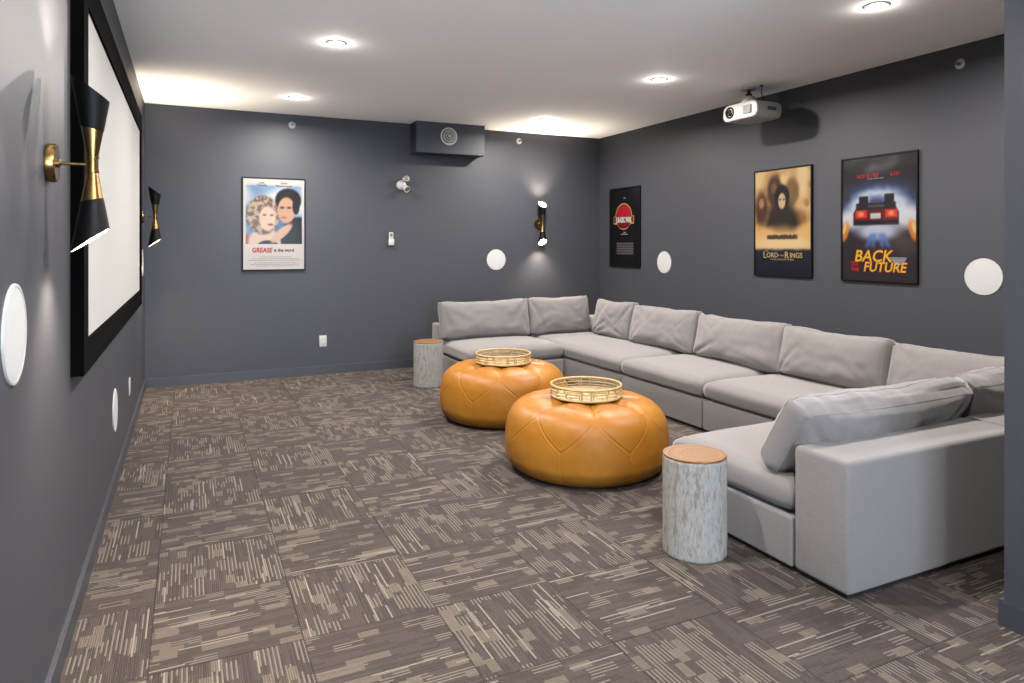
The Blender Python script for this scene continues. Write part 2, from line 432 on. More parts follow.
# loose back cushions
CG = 'loose back cushions on the grey sectional sofa'
def put_cushion(label, w, h, t, seed, loc, rz, tilt, roll=0, sag=.012, wr=1.6):
    V, Fc = back_cushion(w, h, t, seed, sag, wr=wr)
    o = smooth_obj('back_cushion', V, Fc, M_FAB, None)
    o.matrix_world = T(*loc) @ Matrix.Rotation(rz, 4, 'Z') @ Matrix.Rotation(-tilt, 4, 'X') @ Matrix.Rotation(roll, 4, 'Y')
    # welted seams: the four edges of the front face and of the rear face
    nx, ny, nz_ = 56, 26, 10
    Lt, _ = lattice(nx, ny, nz_); key = {(round((a+1)*nx/2), round((b+1)*ny/2), round((c+1)*nz_/2)): i for i, (a, b, c) in enumerate(Lt)}
    for k in (0, nz_):
        loop = [(i, 0) for i in range(nx)] + [(nx, j) for j in range(ny)] + [(i, ny) for i in range(nx, 0, -1)] + [(0, j) for j in range(ny, 0, -1)]
        pts = [V[key[(i, j, k)]] for i, j in loop]
        w_ = bm_obj('welt_seam', tube(bmesh.new(), pts, .0020, 6, True), M_FAB, o, True)
    return tag(o, label, 'cushion', CG)
# facing -Y (back row): local +y leans away to the wall
CZ0 = SZ + .012
put_cushion('wide grey back cushion at the left end of the far sofa row', 1.05, .40, .21, 1, (2.965, 6.93, CZ0), 0, .20, .0)
put_cushion('grey back cushion on the far row, right of the widest one, next to the corner', .79, .41, .20, 2, (3.90, 6.93, CZ0), 0, .20, -.012)
R_ = -pi/2
put_cushion('small grey back cushion standing in the far corner of the sofa', .62, .40, .18, 3, (4.225, 6.36, CZ0), R_+.10, .22, .02, .02)
put_cushion('grey back cushion on the long row, second from the far corner', .99, .39, .20, 4, (4.235, 5.50, CZ0), R_, .22, -.01)
put_cushion('grey back cushion on the long row below and left of the golden poster', 1.02, .385, .20, 5, (4.235, 4.47, CZ0), R_, .22, .005)
put_cushion('grey back cushion with a plump squared end, below the golden poster', .89, .378, .22, 6, (4.225, 3.525, CZ0), R_, .24, -.003)
put_cushion('grey back cushion at the near end of the long row, running out of view', .96, .362, .20, 7, (4.25, 2.59, CZ0), R_, .26, 0)
put_cushion('large grey cushion slumped over the near backrest, seen from behind', 1.19, .355, .25, 8, (2.985, 2.335, CZ0), pi, .52, -.012, .02, 2.4)
put_cushion('grey cushion seen from behind at the right edge, cut off by the wall', .92, .365, .24, 9, (4.06, 2.335, CZ0), pi, .46, .0, .015, 2.4)

# ---------------------------------------------------------------- ottomans
def ottoman_mesh():
    R, h = .53, .45
    # profile: list of (r, z) by arc length, from top centre outward to the floor
    P = [(0, h-.010), (.10, h-.007), (.22, h-.001), (.30, h-.003), (.37, h-.012), (.435, h-.036), (.480, h-.074), (.508, h-.125), (.522, h-.19), (.528, h-.25), (.527, h-.31), (.520, h-.36), (.494, .045), (.462, .016)]
    def cat(p0, p1, p2, p3, t):
        return [.5*((2*p1[k])+(-p0[k]+p2[k])*t+(2*p0[k]-5*p1[k]+4*p2[k]-p3[k])*t*t+(-p0[k]+3*p1[k]-3*p2[k]+p3[k])*t**3) for k in (0,1)]
    pts = []
    for i in range(len(P)-1):
        a = P[max(i-1,0)]; d = P[min(i+2,len(P)-1)]
        for q in range(20): pts.append(cat(a, P[i], P[i+1], d, q/20))
    pts.append(list(P[-1]))
    s = [0]
    for a, b in zip(pts, pts[1:]): s.append(s[-1]+math.hypot(b[0]-a[0], b[1]-a[1]))
    Ltot = s[-1]; NS = 150
    prof = []; j = 0
    for i in range(1, NS+1):
        tt = Ltot*i/NS
        while j < len(s)-2 and s[j+1] < tt: j += 1
        f = (tt-s[j])/(s[j+1]-s[j]); prof.append((pts[j][0]+(pts[j+1][0]-pts[j][0])*f, pts[j][1]+(pts[j+1][1]-pts[j][1])*f, tt))
    N = 560; NP = 8; A = 2*pi/NP
    s_j, s_t = .455, .665              # junction and petal tip, by arc length
    V = [(0, 0, P[0][1])]; Fc = []
    for i, (r, z, q) in enumerate(prof):
        r2, z2, _ = prof[min(i+1, NS-1)]; r1, z1, _ = prof[max(i-1, 0)]
        tr, tz = r2-r1, z2-z1; L = math.hypot(tr, tz) or 1; nr, nz = -tz/L, tr/L
        nr, nz = (-tz/L, tr/L)
        if nr*0+nz < 0 and z > .2 and r < .4: nr, nz = -nr, -nz
        if r > .4 and nr < 0: nr, nz = -nr, -nz
        for k in range(N):
            th = 2*pi*k/N; m = ((th + A/2) % A) - A/2        # angle from the nearest junction meridian
            mt = (th % A) - A/2                                # angle from the nearest tip meridian
            d = 1e9
            rr = max(r, .02)
            if q < s_j: d = abs(m)*rr
            x = abs(m)/(A/2); qv = s_j + (s_t-s_j)*x**(1/1.35)
            dq = abs(q-qv)*.62; d = min(d, dq) if s_j-.02 < q < s_t+.02 else d
            if q > s_t: d = min(d, abs(mt)*r)
            disp = -.0030*exp(-(d/.0035)**2) + .0016*exp(-((d-.008)/.004)**2)
            # puffed petals, pulled in along the radial seams towards the button ring
            inner = max(0, 1-abs(q-.27)/.17)
            disp -= .016*inner**1.3*exp(-(m*rr/.04)**2)
            inner2 = 1/(1+exp((q-.50)/.035))
            disp -= .004*inner2*(1-min(1, abs(m)*rr/.08))**2
            # soft hollow below the shoulder between petals
            if q > s_j: disp -= .0015*exp(-(d/.03)**2)
            disp += .003*noise.noise(Vector((cos(th)*2.2, sin(th)*2.2, q*5))) + .0012*noise.noise(Vector((cos(th)*9, sin(th)*9, q*18)))
            V.append(((r+nr*disp)*cos(th), (r+nr*disp)*sin(th), z+nz*disp))
    for k in range(N): Fc.append((0, 1+k, 1+(k+1) % N))
    for i in range(NS-1):
        a, b = 1+i*N, 1+(i+1)*N
        for k in range(N):
            kk = (k+1) % N; Fc.append((a+k, b+k, b+kk, a+kk))
    Fc.append(tuple(1+(NS-1)*N+k for k in reversed(range(N))))
    return V, Fc
def make_ottoman(loc, rz, label):
    t = thing('ottoman', label, 'ottoman', loc, rz, 'round tan leather ottomans')
    V, Fc = ottoman_mesh(); mesh_obj('leather_cover', V, Fc, M_LEA, t, smooth=True)
    bm_obj('plinth', lathe(bmesh.new(), [(0,0),(.440,0),(.445,.003),(.445,.022),(0,.022)], n=64), M_PLINTH, t)
    return t
OT1, OT2 = (2.335, 3.81), (2.38, 5.20)
# a seam junction faces the camera slightly right of centre
def face(o, off): return math.atan2(-o[1], -o[0]) + off
ot = make_ottoman((*OT1, 0), face(OT1, math.radians(6.5)), 'tan leather ottoman nearest the viewer, petal seams in full view')
dup(ot, (*OT2, 0), face(OT2, math.radians(-4)), 'tan leather ottoman farther back, partly hidden by the front one')

# ---------------------------------------------------------------- rattan trays
def make_tray(loc, rz, label):
    t = thing('rattan_tray', label, 'tray', loc, rz, 'round rattan trays on the ottomans')
    R = .226
    def ring(r, z, tr): return [(r*cos(2*pi*i/72), r*sin(2*pi*i/72), z) for i in range(72)]
    bm_obj('tray_base', lathe(bmesh.new(), [(0,.004),(R-.006,.004),(R,.008),(R,.013),(R-.006,.015),(0,.015)], n=72), M_WEAVE, t, True)
    bm = bmesh.new()
    for i in range(12):
        an = 2*pi*i/12; tube(bm, [(.03*cos(an), .03*sin(an), .0175), ((R-.01)*cos(an), (R-.01)*sin(an), .0175)], .003, 6)
    bm_obj('base_strips', bm, M_RAT, t, True)
    for z, tr in ((.011, .0085), (.031, .0032), (.050, .0045), (.077, .008)):
        bm_obj('hoop', tube(bmesh.new(), ring(R, z, tr), tr, 10, True), M_RAT, t, True)
    for i in range(8):
        for w in (-.13, .13):
            an = 2*pi*i/8 + w
            bm_obj('upright', tube(bmesh.new(), [(R*cos(an), R*sin(an), .05 if i % 2 else .01), (R*cos(an), R*sin(an), .077)], .0058, 8), M_RAT, t, True)
        for w in (-.20, .20):
            an = 2*pi*(i+.5)/8 + w
            bm_obj('upright', tube(bmesh.new(), [(R*cos(an), R*sin(an), .012), (R*cos(an), R*sin(an), .05)], .004, 6), M_RAT, t, True)
        pts = [(R*cos(2*pi*(i+.5)/8+w), R*sin(2*pi*(i+.5)/8+w), .0635) for w in [-.2+k*.4/8 for k in range(9)]]
        bm_obj('cane_strand', tube(bmesh.new(), pts, .0026, 6), M_RAT, t, True)
    return t
tr = make_tray((OT1[0], OT1[1], .4495), face(OT1, .02), 'round rattan tray on the front ottoman')
dup(tr, (OT2[0], OT2[1], .4495), face(OT2, .3), 'round rattan tray on the rear ottoman')

# ---------------------------------------------------------------- stump tables
def make_stump(loc, rz, a, b, h, seed, label):
    t = thing('stump_side_table', label, 'side table', loc, rz, 'whitewashed tree stump side tables')
    N, K = 128, 60; V = []; Fc = []
    def rad(th, z):
        r = a*b/sqrt((b*cos(th))**2+(a*sin(th))**2)
        r *= 1 + .018*noise.noise(Vector((cos(th)*1.3, sin(th)*1.3, seed))) 
        r += .0022*noise.noise(Vector((cos(th)*16, sin(th)*16, z*9+seed))) + .0012*noise.noise(Vector((cos(th)*40, sin(th)*40, z*25)))
        return r
    for k in range(K+1):
        z = h*k/K; e = 0
        if k == K: e = .004; 
        if k == 0: e = .004
        zz = z - (.0 if k < K else .001)
        for i in range(N):
            th = 2*pi*i/N; r = rad(th, z)-e; V.append((r*cos(th), r*sin(th), zz))
    for k in range(K):
        for i in range(N): Fc.append((k*N+i, k*N+(i+1) % N, (k+1)*N+(i+1) % N, (k+1)*N+i))
    Fc.append(tuple(reversed(range(N))))
    Fc.append(tuple(K*N+i for i in range(N)))
    mesh_obj('trunk', V, Fc, M_BARK, t, smooth=True)
    t.children[0].data.polygons[-1].use_smooth = False
    V = []; Fc = []
    for z, e in ((h-.0008, .0012), (h+.007, .0005), (h+.010, .004)):
        for i in range(N):
            th = 2*pi*i/N; r = rad(th, h)-e; V.append((r*cos(th), r*sin(th), z))
    for k in range(2):
        for i in range(N): Fc.append((k*N+i, k*N+(i+1) % N, (k+1)*N+(i+1) % N, (k+1)*N+i))
    Fc.append(tuple(2*N+i for i in range(N))); Fc.append(tuple(reversed(range(N))))
    mesh_obj('wooden_top', V, Fc, M_END, t)
    return t
make_stump((2.135, 2.52, 0), math.radians(-30), .146, .136, .45, 3.1, 'whitewashed tree stump side table in the foreground beside the near sofa end')
make_stump((2.21, 6.66, 0), math.radians(50), .155, .148, .445, 8.4, 'whitewashed tree stump side table by the back wall at the far sofa end')

# ---------------------------------------------------------------- projection screen
def ring_frame(bm, w, h, bw, y0, y1, bt=None, bb=None, bev=0, br=None):
    """frame about the origin in the xz plane, outer size w x h"""
    bt = bt or bw; bb = bb or bw; br = br or bw
    box(bm, -w/2, w/2, y0, y1, h/2-bt, h/2, bev); box(bm, -w/2, w/2, y0, y1, -h/2, -h/2+bb, bev)
    box(bm, -w/2, -w/2+bw, y0, y1, -h/2+bb, h/2-bt, bev); box(bm, w/2-br, w/2, y0, y1, -h/2+bb, h/2-bt, bev)
    return bm
fy0, fy1, fz0, fz1 = 2.98, 6.50, .94, 2.505
t = thing('projection_screen', 'large white projection screen with a wide black frame on the left wall', 'projection screen', wall_at('l', (fy0+fy1)/2, (fz0+fz1)/2), LEFT)
w_, h_ = fy1-fy0, fz1-fz0
bm_obj('frame', ring_frame(bmesh.new(), w_, h_, .125, -.044, 0, .148, .124, br=.165), M_FELT, t)
bm_obj('screen_surface', box(bmesh.new(), -w_/2+.12, w_/2-.16, -.034, -.004, -h_/2+.12, h_/2-.14), M_SCREEN, t)
bm_obj('badge', box(bmesh.new(), w_/2-.10, w_/2-.06, -.0455, -.0435, -h_/2+.05, -h_/2+.062), M_DIM, t)

# ---------------------------------------------------------------- wall sconces
def cone_shell(bm, side, z0f, z1f, rf, n=64, off=0.0, K=10, thick=None):
    """open conical shell; z0f/z1f give the lower/upper limit as functions of the local y (tilted cuts)"""
    rings = []
    for k in range(K+1):
        ring = []
        for i in range(n):
            th = 2*pi*i/n
            # solve the tilted cut: iterate z with y = r(z) sin
            z = 0.2
            za = zb = .1
            for it in range(6):
                za = z0f((rf(za)+off)*sin(th)); zb = z1f((rf(zb)+off)*sin(th))
            z = za+(zb-za)*k/K; r = rf(z)+off
            ring.append(bm.verts.new((r*cos(th), r*sin(th)-.12, side*z)))
        rings.append(ring)
    for a, b in zip(rings, rings[1:]):
        for i in range(n):
            j = (i+1) % n; bm.faces.new((a[i], a[j], b[j], b[i]))
    return rings
def rf(z): return .0115 + .172*z
def make_sconce(loc, rz, label):
    t = thing('wall_sconce', label, 'wall sconce', loc, rz, 'hourglass brass and black wall sconces')
    bm_obj('backplate', lathe(bmesh.new(), [(0,0),(.058,0),(.060,.002),(.060,.022),(.057,.026),(0,.026)], OUT, 48), M_BRASS, t, True)
    bm = bmesh.new(); tube(bm, [(0,-.02,0),(0,-.115,0)], .0048, 14)
    lathe(bm, [(0,.024),(.013,.024),(.013,.032),(.007,.036),(0,.036)], OUT, 24)
    bm_obj('arm', bm, M_BRASS, t, True)
    bm = bmesh.new(); lathe(bm, [(.006,-.026),(.0185,-.026),(.0185,-.019),(.0165,-.018),(.0165,.018),(.0185,.019),(.0185,.026),(.006,.026)], T(0,-.12,0), 32)
    bm_obj('collar', bm, M_BRASS, t, True)
    cut = lambda y: .236 + .72*y
    mid = lambda y: .112 + .22*y
    for side, nm in ((1, 'upper'), (-1, 'lower')):
        bm = bmesh.new(); cone_shell(bm, side, lambda y: .02, mid, rf)
        a = bm_obj('brass_cone', bm, M_BRASS, t, True)
        bm = bmesh.new()
        r1 = cone_shell(bm, side, mid, cut, rf, off=.0012); r2 = cone_shell(bm, side, mid, cut, rf, off=-.0006)
        for i in range(64):
            j = (i+1) % 64; bm.faces.new((r1[-1][i], r1[-1][j], r2[-1][j], r2[-1][i])); bm.faces.new((r1[0][i], r1[0][j], r2[0][j], r2[0][i]))
        s = bm_obj('shade', bm, M_BLK, t, True); s['label'] = nm+' black flared shade'
        bm = bmesh.new(); cone_shell(bm, side, lambda y: .055, lambda y: cut(y)-.001, rf, off=-.0016)
        bm_obj('shade_lining', bm, M_LINING, s, True)
        bm = bmesh.new(); lathe(bm, [(0,.062),(.016,.062),(.017,.09),(.014,.105),(0,.112)], T(0,-.12,0) @ (Matrix.Scale(-1,4,(0,0,1)) if side < 0 else Matrix()), 20)
        bm_obj('bulb', bm, M_BULB, s, True)
    return t
def sconce_lamps(w, s, z):
    ox, oy = {'b': (0,-.12), 'r': (-.12,0), 'l': (.12,0), 'n': (-.12,0)}[w]; x, y, z = wall_at(w, s, z)
    for sd in (1, -1): lamp('sconce_lamp', 'POINT', (x+ox, y+oy, z+sd*.165), SCONCE_W, (1,.84,.66), shadow_soft_size=.026)
SC = [('l', 2.53, 1.683), ('l', 7.06, 1.69), ('b', 4.035, 1.705)]
SL = ['brass and black hourglass wall sconce in the left foreground, in front of the projection screen',
      'brass and black hourglass wall sconce at the far end of the projection screen',
      'brass and black hourglass wall sconce on the back wall above the sofa']
s0 = make_sconce(wall_at(*SC[0]), RZ[SC[0][0]], SL[0])
for k in (1, 2): dup(s0, wall_at(*SC[k]), RZ[SC[k][0]], SL[k])
# two made-up sconces behind the camera, added to brighten the ceiling
SC += [('l', -1.3, 1.69), ('n', -.9, 1.69)]
dup(s0, wall_at('l', -1.3, 1.69), LEFT, 'added brass and black hourglass sconce on the left wall behind camera, for ceiling light')
dup(s0, wall_at('n', -.9, 1.69), RIGHT, 'added brass and black hourglass sconce on the near right wall, unseen, for ceiling light')
for a in SC: sconce_lamps(*a)

# ---------------------------------------------------------------- round flush speakers
def make_speaker(w, s, z, label):
    t = thing('wall_speaker', label, 'speaker', wall_at(w, s, z), RZ[w], 'round white flush wall speakers')
    bm_obj('grille', lathe(bmesh.new(), [(0,.007),(.06,.0068),(.105,.006),(.117,.0045),(.1185,0),(0,0)], OUT, 64), M_GRILLE, t, True)
    bm_obj('rim', lathe(bmesh.new(), [(.117,0),(.117,.006),(.121,.0068),(.126,.005),(.127,0)], OUT, 64), M_WHITE, t, True)
    return t
sp = make_speaker('l', 2.075, 1.205, 'large-looking round white speaker at the left edge, below the near sconce')
for w, s, z, lb in [('l', 4.66, .452, 'round white speaker low on the left wall under the projection screen'),
                    ('l', 7.30, 1.262, 'round white speaker seen edge-on just past the far end of the screen'),
                    ('b', 3.447, 1.250, 'round white speaker on the back wall above the far sofa row'),
                    ('r', 6.365, 1.232, 'round white speaker on the right wall beside the black poster with the red oval'),
                    ('r', 2.868, 1.21, 'round white speaker on the right wall, right of the poster with tail lights')]:
    dup(sp, wall_at(w, s, z), RZ[w], lb)

# ---------------------------------------------------------------- sprinklers, outlets, devices
def make_sprinkler(w, s, z, label):
    t = thing('sprinkler_head', label, 'sprinkler', wall_at(w, s, z), RZ[w], 'white sidewall sprinkler heads')
    bm_obj('escutcheon', lathe(bmesh.new(), [(0,0),(.036,0),(.036,.004),(.030,.009),(.016,.010),(.016,.004),(0,.004)], OUT, 40), M_WHITE, t, True)
    bm = bmesh.new(); lathe(bm, [(0,.002),(.009,.002),(.009,.022),(.006,.026),(0,.026)], OUT, 20)
    tube(bm, [(-.009,-.02,0),(-.011,-.034,0),(0,-.046,0),(.011,-.034,0),(.009,-.02,0)], .002, 6)
    lathe(bm, [(0,.046),(.013,.046),(.013,.048),(0,.048)], OUT, 20)
    bm_obj('nozzle', bm, M_DIM, t, True); return t
q = make_sprinkler('b', 1.018, 2.735, 'small white sprinkler head on the back wall above the pink-framed couple poster')
q['label'] = 'small white sprinkler head high on the back wall, left of the bulkhead'
dup(q, wall_at('b', 3.762, 2.74), BACK, 'small white sprinkler head high on the back wall, right of the bulkhead')
dup(q, wall_at('r', 3.026, 2.716), RIGHT, 'small white sprinkler head high on the right wall above the right-hand poster')
def make_outlet(w, s, z, label):
    t = thing('wall_outlet', label, 'outlet', wall_at(w, s, z), RZ[w], 'white wall outlets')
    bm_obj('cover_plate', box(bmesh.new(), -.040,.040,-.007,0,-.062,.062,.003,2), M_WHITE, t, True)
    for k in (-1, 1):
        f = bm_obj('socket', box(bmesh.new(), -.018,.018,-.0095,-.006,k*.023-.015,k*.023+.015,.002,2), M_WHITE, t, True)
        bm = bmesh.new()
        box(bm, -.008,-.006,-.0099,-.009,k*.023-.003,k*.023+.007); box(bm, .006,.008,-.0099,-.009,k*.023-.003,k*.023+.007); box(bm, -.002,.002,-.0099,-.009,k*.023-.010,k*.023-.006)
        bm_obj('slots', bm, M_DIM, f)
    return t
q = make_outlet('b', 1.347, .368, 'white outlet low on the back wall, below the left poster')
dup(q, wall_at('l', 5.75, .39), LEFT, 'white outlet low on the left wall, beyond the low round speaker')
# two headed emergency light
t = thing('emergency_light', 'small white two-headed emergency light on the back wall left of the bulkhead', 'emergency light', wall_at('b', 2.235, 2.125), BACK)
bm_obj('base', lathe(bmesh.new(), [(0,0),(.056,0),(.058,.004),(.054,.03),(.03,.045),(0,.048)], OUT, 40), M_WHITE, t, True)
def head(M, r, L):
    bm = bmesh.new(); lathe(bm, [(0,0),(r*.75,0),(r*.9,L*.4),(r,L*.9),(r,L),(r*.86,L),(r*.8,L-.006)], M, 32)
    a = bm_obj('lamp_head', bm, M_WHITE, t, True)
    bm_obj('lens', lathe(bmesh.new(), [(0,L-.004),(r*.84,L-.007),(r*.84,L-.012),(0,L-.012)], M, 32), M_DIM, a, True)
head(T(.024,-.03,.062) @ Matrix.Rotation(math.radians(80),4,'X') @ Matrix.Rotation(math.radians(12),4,'Y'), .033, .075)
head(T(.018,-.04,-.012) @ Matrix.Rotation(math.radians(122),4,'X') @ Matrix.Rotation(math.radians(18),4,'Y'), .038, .085)
bm_obj('bracket', tube(bmesh.new(), [(.0,-.03,.03),(.02,-.04,.045),(.024,-.05,.062)], .008, 10), M_WHITE, t, True)
# call point / thermostat
t = thing('wall_controller', 'narrow white wall controller below the two-headed emergency light', 'wall controller', wall_at('b', 2.112, 1.50), BACK)
bm_obj('lower_housing', box(bmesh.new(), -.031,.031,-.05,0,-.075,.006,.010,3), M_WHITE, t, True)
f = bm_obj('upper_housing', box(bmesh.new(), -.026,.026,-.032,0,.004,.078,.008,3), M_WHITE, t, True)
bm_obj('sensor_window', box(bmesh.new(), -.014,.014,-.0335,-.031,.03,.064,.001,1), M_DIM, f)
# diffuser on the bulkhead
t = thing('air_diffuser', 'round white stepped air diffuser on the front of the bulkhead', 'air diffuser', (2.737, sy, 2.695), BACK)
bm_obj('outer_ring', lathe(bmesh.new(), [(.086,0),(.104,0),(.104,.006),(.096,.012),(.082,.006),(.080,0)], OUT, 64), M_WHITE, t, True)
bm_obj('middle_ring', lathe(bmesh.new(), [(.054,.006),(.070,.006),(.073,.010),(.064,.024),(.058,.022),(.052,.008)], OUT, 64), M_WHITE, t, True)
bm_obj('inner_ring', lathe(bmesh.new(), [(.030,.012),(.043,.012),(.046,.016),(.040,.032),(.034,.030),(.028,.014)], OUT, 64), M_WHITE, t, True)
bm_obj('centre_disc', lathe(bmesh.new(), [(0,.012),(.018,.012),(.022,.020),(.015,.038),(0,.040)], OUT, 48), M_WHITE, t, True)
bm_obj('throat', lathe(bmesh.new(), [(0,.001),(.090,.001),(.090,.004),(0,.004)], OUT, 48), M_BLK, t)

# ---------------------------------------------------------------- downlights
DL = ['lit recessed downlight over the middle of the room, left of the two nearest the screen side',
      'lit recessed downlight near the back wall above the left poster',
      'lit recessed downlight beside the projector',
      'lit recessed downlight near the back wall, right of the bulkhead',
      'lit recessed downlight at the upper right edge, nearest the right-hand sprinkler',
      'lit recessed downlight above the near part of the screen, out of frame',
      'lit recessed downlight above the camera position', 'lit recessed downlight near the rear window']
DL[0] = 'lit recessed downlight in the middle of the ceiling, largest on the left half'
for k, (x, y) in enumerate(DOWN):
    if k == 0:
        d0 = thing('ceiling_downlight', DL[0], 'downlight', (x, y, H), 0, 'recessed ceiling downlights')
        bm_obj('trim_ring', lathe(bmesh.new(), [(.050,-.001),(.052,-.006),(.066,-.007),(.074,-.003),(.075,0),(.050,0)], None, 48), M_WHITE, d0, True)
        bm_obj('lens', lathe(bmesh.new(), [(0,-.0045),(.050,-.0035),(.050,-.0005),(0,-.0005)], None, 48), M_LENS, d0)
    else: dup(d0, (x, y, H), 0, DL[k])
    l = lamp('downlight_lamp', 'AREA', (x, y, H-.012), DOWN_W, WARM, shape='DISK', size=.095, spread=math.radians(170))
    lamp('downlight_lens_glow', 'POINT', (x, y, H-.030), DOWN_W*.03, WARM, shadow_soft_size=.028)

# ---------------------------------------------------------------- projector
PXc, PYc, PZc = 4.58, 4.64, 2.622
t = thing('projector', 'white projector hung from the ceiling near the right wall', 'projector', (PXc, PYc, H), RIGHT)
# local x = -Y world (to the right), local -y = towards the screen; local z = 0 at the ceiling
z_ = PZc - H
L, Fc = lattice(24, 16, 8); V = []
for a, b, c in L:
    # rounded: superellipse in the front view (x,z), softer at the front
    hx, hy, hz = .21, .155, .075
    x, z = a*hx, c*hz
    rr = .058; ax, az = abs(x), abs(z)
    qx, qz = max(0, ax-(hx-rr)), max(0, az-(hz-rr)); qd = math.hypot(qx, qz)
    if qx > 0 and qz > 0:
        m_ = max(qx, qz); s_ = m_/qd; x = math.copysign(hx-rr+qx*s_, x); z = math.copysign(hz-rr+qz*s_, z)
    y = b*hy; e = abs(b)**8
    x *= 1-.03*e; z *= 1-.07*e
    if b < -.99: y += .016*(a*a)
    V.append((x, y, z+z_))
mesh_obj('body', V, Fc, M_WHITE, t, smooth=True)
lx = -.105
o = bm_obj('lens_ring', lathe(bmesh.new(), [(.050,.135),(.052,.158),(.049,.162),(.040,.162),(.036,.150),(.036,.135)], T(lx,0,z_+.002) @ OUT, 40), M_BLK, t, True)
bm_obj('lens_glass', lathe(bmesh.new(), [(.037,.145),(.03,.152),(.015,.157),(0,.158)], T(lx,0,z_+.002) @ OUT, 40), M_GLASSLENS, o, True)
bm = bmesh.new(); box(bm, .055, .150, -.158, -.13, z_-.038, z_+.040, .006, 2)
g = bm_obj('vent_panel', bm, M_DIM, t, True)
bm = bmesh.new()
for k in range(7): box(bm, .062, .143, -.161, -.155, z_-.031+k*.0105, z_-.027+k*.0105)
bm_obj('vent_slats', bm, M_WHITE, g)
bm_obj('side_vent', box(bmesh.new(), .204,.2115,-.02,.08,z_-.012,z_+.02), M_DIM, t)
bm = bmesh.new(); lathe(bm, [(0,0),(.062,0),(.064,-.006),(.058,-.018),(.03,-.022),(0,-.022)], T(-.03,.0,0), 40)
bm_obj('ceiling_plate', bm, M_WHITE, t, True)
bm = bmesh.new(); lathe(bm, [(.016,-.02),(.016,-.07),(0,-.07)], T(-.03,0,0), 20)
box(bm, -.05, -.01, -.02, .02, -.09, -.055)
bm_obj('mount_joint', bm, M_BLK, t, True)
bm = bmesh.new(); lathe(bm, [(0,-.075),(.045,-.078),(.062,-.095),(.066,-.125),(.066,z_+.07),(0,z_+.07)], T(-.03,0,0), 40)
bm_obj('mount_cup', bm, M_WHITE, t, True)
bm = bmesh.new(); tube(bm, [(.10,.02,0),(.10,.02,-.07),(.11,.05,z_+.07)], .004, 8)
lathe(bm, [(0,0),(.016,0),(.016,-.006),(0,-.006)], T(.10,.02,0), 16)
for k in range(9): box(bm, -.16+k*.036, -.145+k*.036, -.10, .10, z_+.070, z_+.081)
bm_obj('mount_rails', bm, M_BLK, t)

# ---------------------------------------------------------------- posters
def text_geo(body, size, x, z, align='CENTER', sx=1.0, bold=0.0, shear=0.0, y=-.0004, ext=.0003, rot=0.0):
    cu = bpy.data.curves.new('lettering', 'FONT'); cu.body = body; cu.size = size; cu.align_x = align
    cu.extrude = ext; cu.offset = bold; cu.shear = shear; cu.resolution_u = 3
    ob = bpy.data.objects.new('lettering', cu); C.objects.link(ob)
    dg = bpy.context.evaluated_depsgraph_get(); dg.update()
    me = bpy.data.meshes.new_from_object(ob.evaluated_get(dg))
    V = []
    for v in me.vertices:
        px, pz = v.co.x*sx, v.co.y
        V.append((x+px*cos(rot)-pz*sin(rot), y-v.co.z, z+px*sin(rot)+pz*cos(rot)))
    Fc = [tuple(p.vertices) for p in me.polygons]
    bpy.data.objects.remove(ob); bpy.data.curves.remove(cu); bpy.data.meshes.remove(me)
    return V, Fc
def m_print(name, wavy=.0, gloss=.12):
    n = NT(name); a = n.n('ShaderNodeVertexColor', layer_name='ink').outputs['Color']
    n.set(color=a, rough=.5, spec=.12, coat=gloss, coat_rough=.12)
    if wavy: n.set(coat_normal=n.bump(n.noise(n.obj(), 3.2, 1), wavy, .05))
    return n.m
def smst(a, b, x):
    t = min(1, max(0, (x-a)/(b-a))) if a != b else float(x > a); return t*t*(3-2*t)
def mixc(a, b, f): return tuple(a[i]+(b[i]-a[i])*f for i in range(3))
def ell(u, v, cx, cy, rx, ry, soft=.12, ang=0):
    du, dv = u-cx, v-cy; ca, sa = cos(ang), sin(ang); du, dv = du*ca+dv*sa, -du*sa+dv*ca
    d = sqrt((du/rx)**2+(dv/ry)**2); return 1-smst(1-soft, 1+soft, d)
def poster(name, label, w, s, z, pw, ph, art, texts, mat, nu=90, nv=134):
    t = thing(name, label, 'poster', wall_at(w, s, z), RZ[w])
    b = .013
    bm_obj('frame', ring_frame(bmesh.new(), pw, ph, b, -.020, 0, bev=.0015), M_FRAME, t)
    iw, ih = pw-2*b+.002, ph-2*b+.002
    bm_obj('backing_board', box(bmesh.new(), -iw/2, iw/2, -.012, -.001, -ih/2, ih/2), M_FRAME, t)
    V = []; Fc = []; cols = []
    for j in range(nv+1):
        for i in range(nu+1):
            V.append(((i/nu-.5)*iw, -.013, (j/nv-.5)*ih)); c = art(i/nu, 1-j/nv); cols += [q*.74 for q in srgb(*c)[:3]] + [1]
    for j in range(nv):
        for i in range(nu):
            a = j*(nu+1)+i; Fc.append((a, a+1, a+nu+2, a+nu+1))
    o = mesh_obj('print', V, Fc, mat, t)
    ca = o.data.color_attributes.new('ink', 'FLOAT_COLOR', 'POINT'); ca.data.foreach_set('color', cols)
    for col, items in texts:                       # u, v from the top left; size in poster heights
        for it in items:
            body, size, u, v = it[:4]; k = it[4] if len(it) > 4 else {}
            V2, F2 = text_geo(body, size*ih, (u-.5)*iw, (.5-v)*ih, y=-.0135-k.get('lift', 0), **{a: b_ for a, b_ in k.items() if a != 'lift'})
            mesh_obj('lettering', V2, F2, col, o)
    return t
INK = {k: plain('ink_'+k, tuple(q*.88 for q in v), .5, spec=.12) for k, v in
       dict(white=(236,234,230), red=(196,30,44), black=(24,22,26), gold=(214,184,124), yellow=(248,214,60), orange=(240,120,40), grey=(150,146,146), digits=(206,44,52), pale=(206,206,212)).items()}
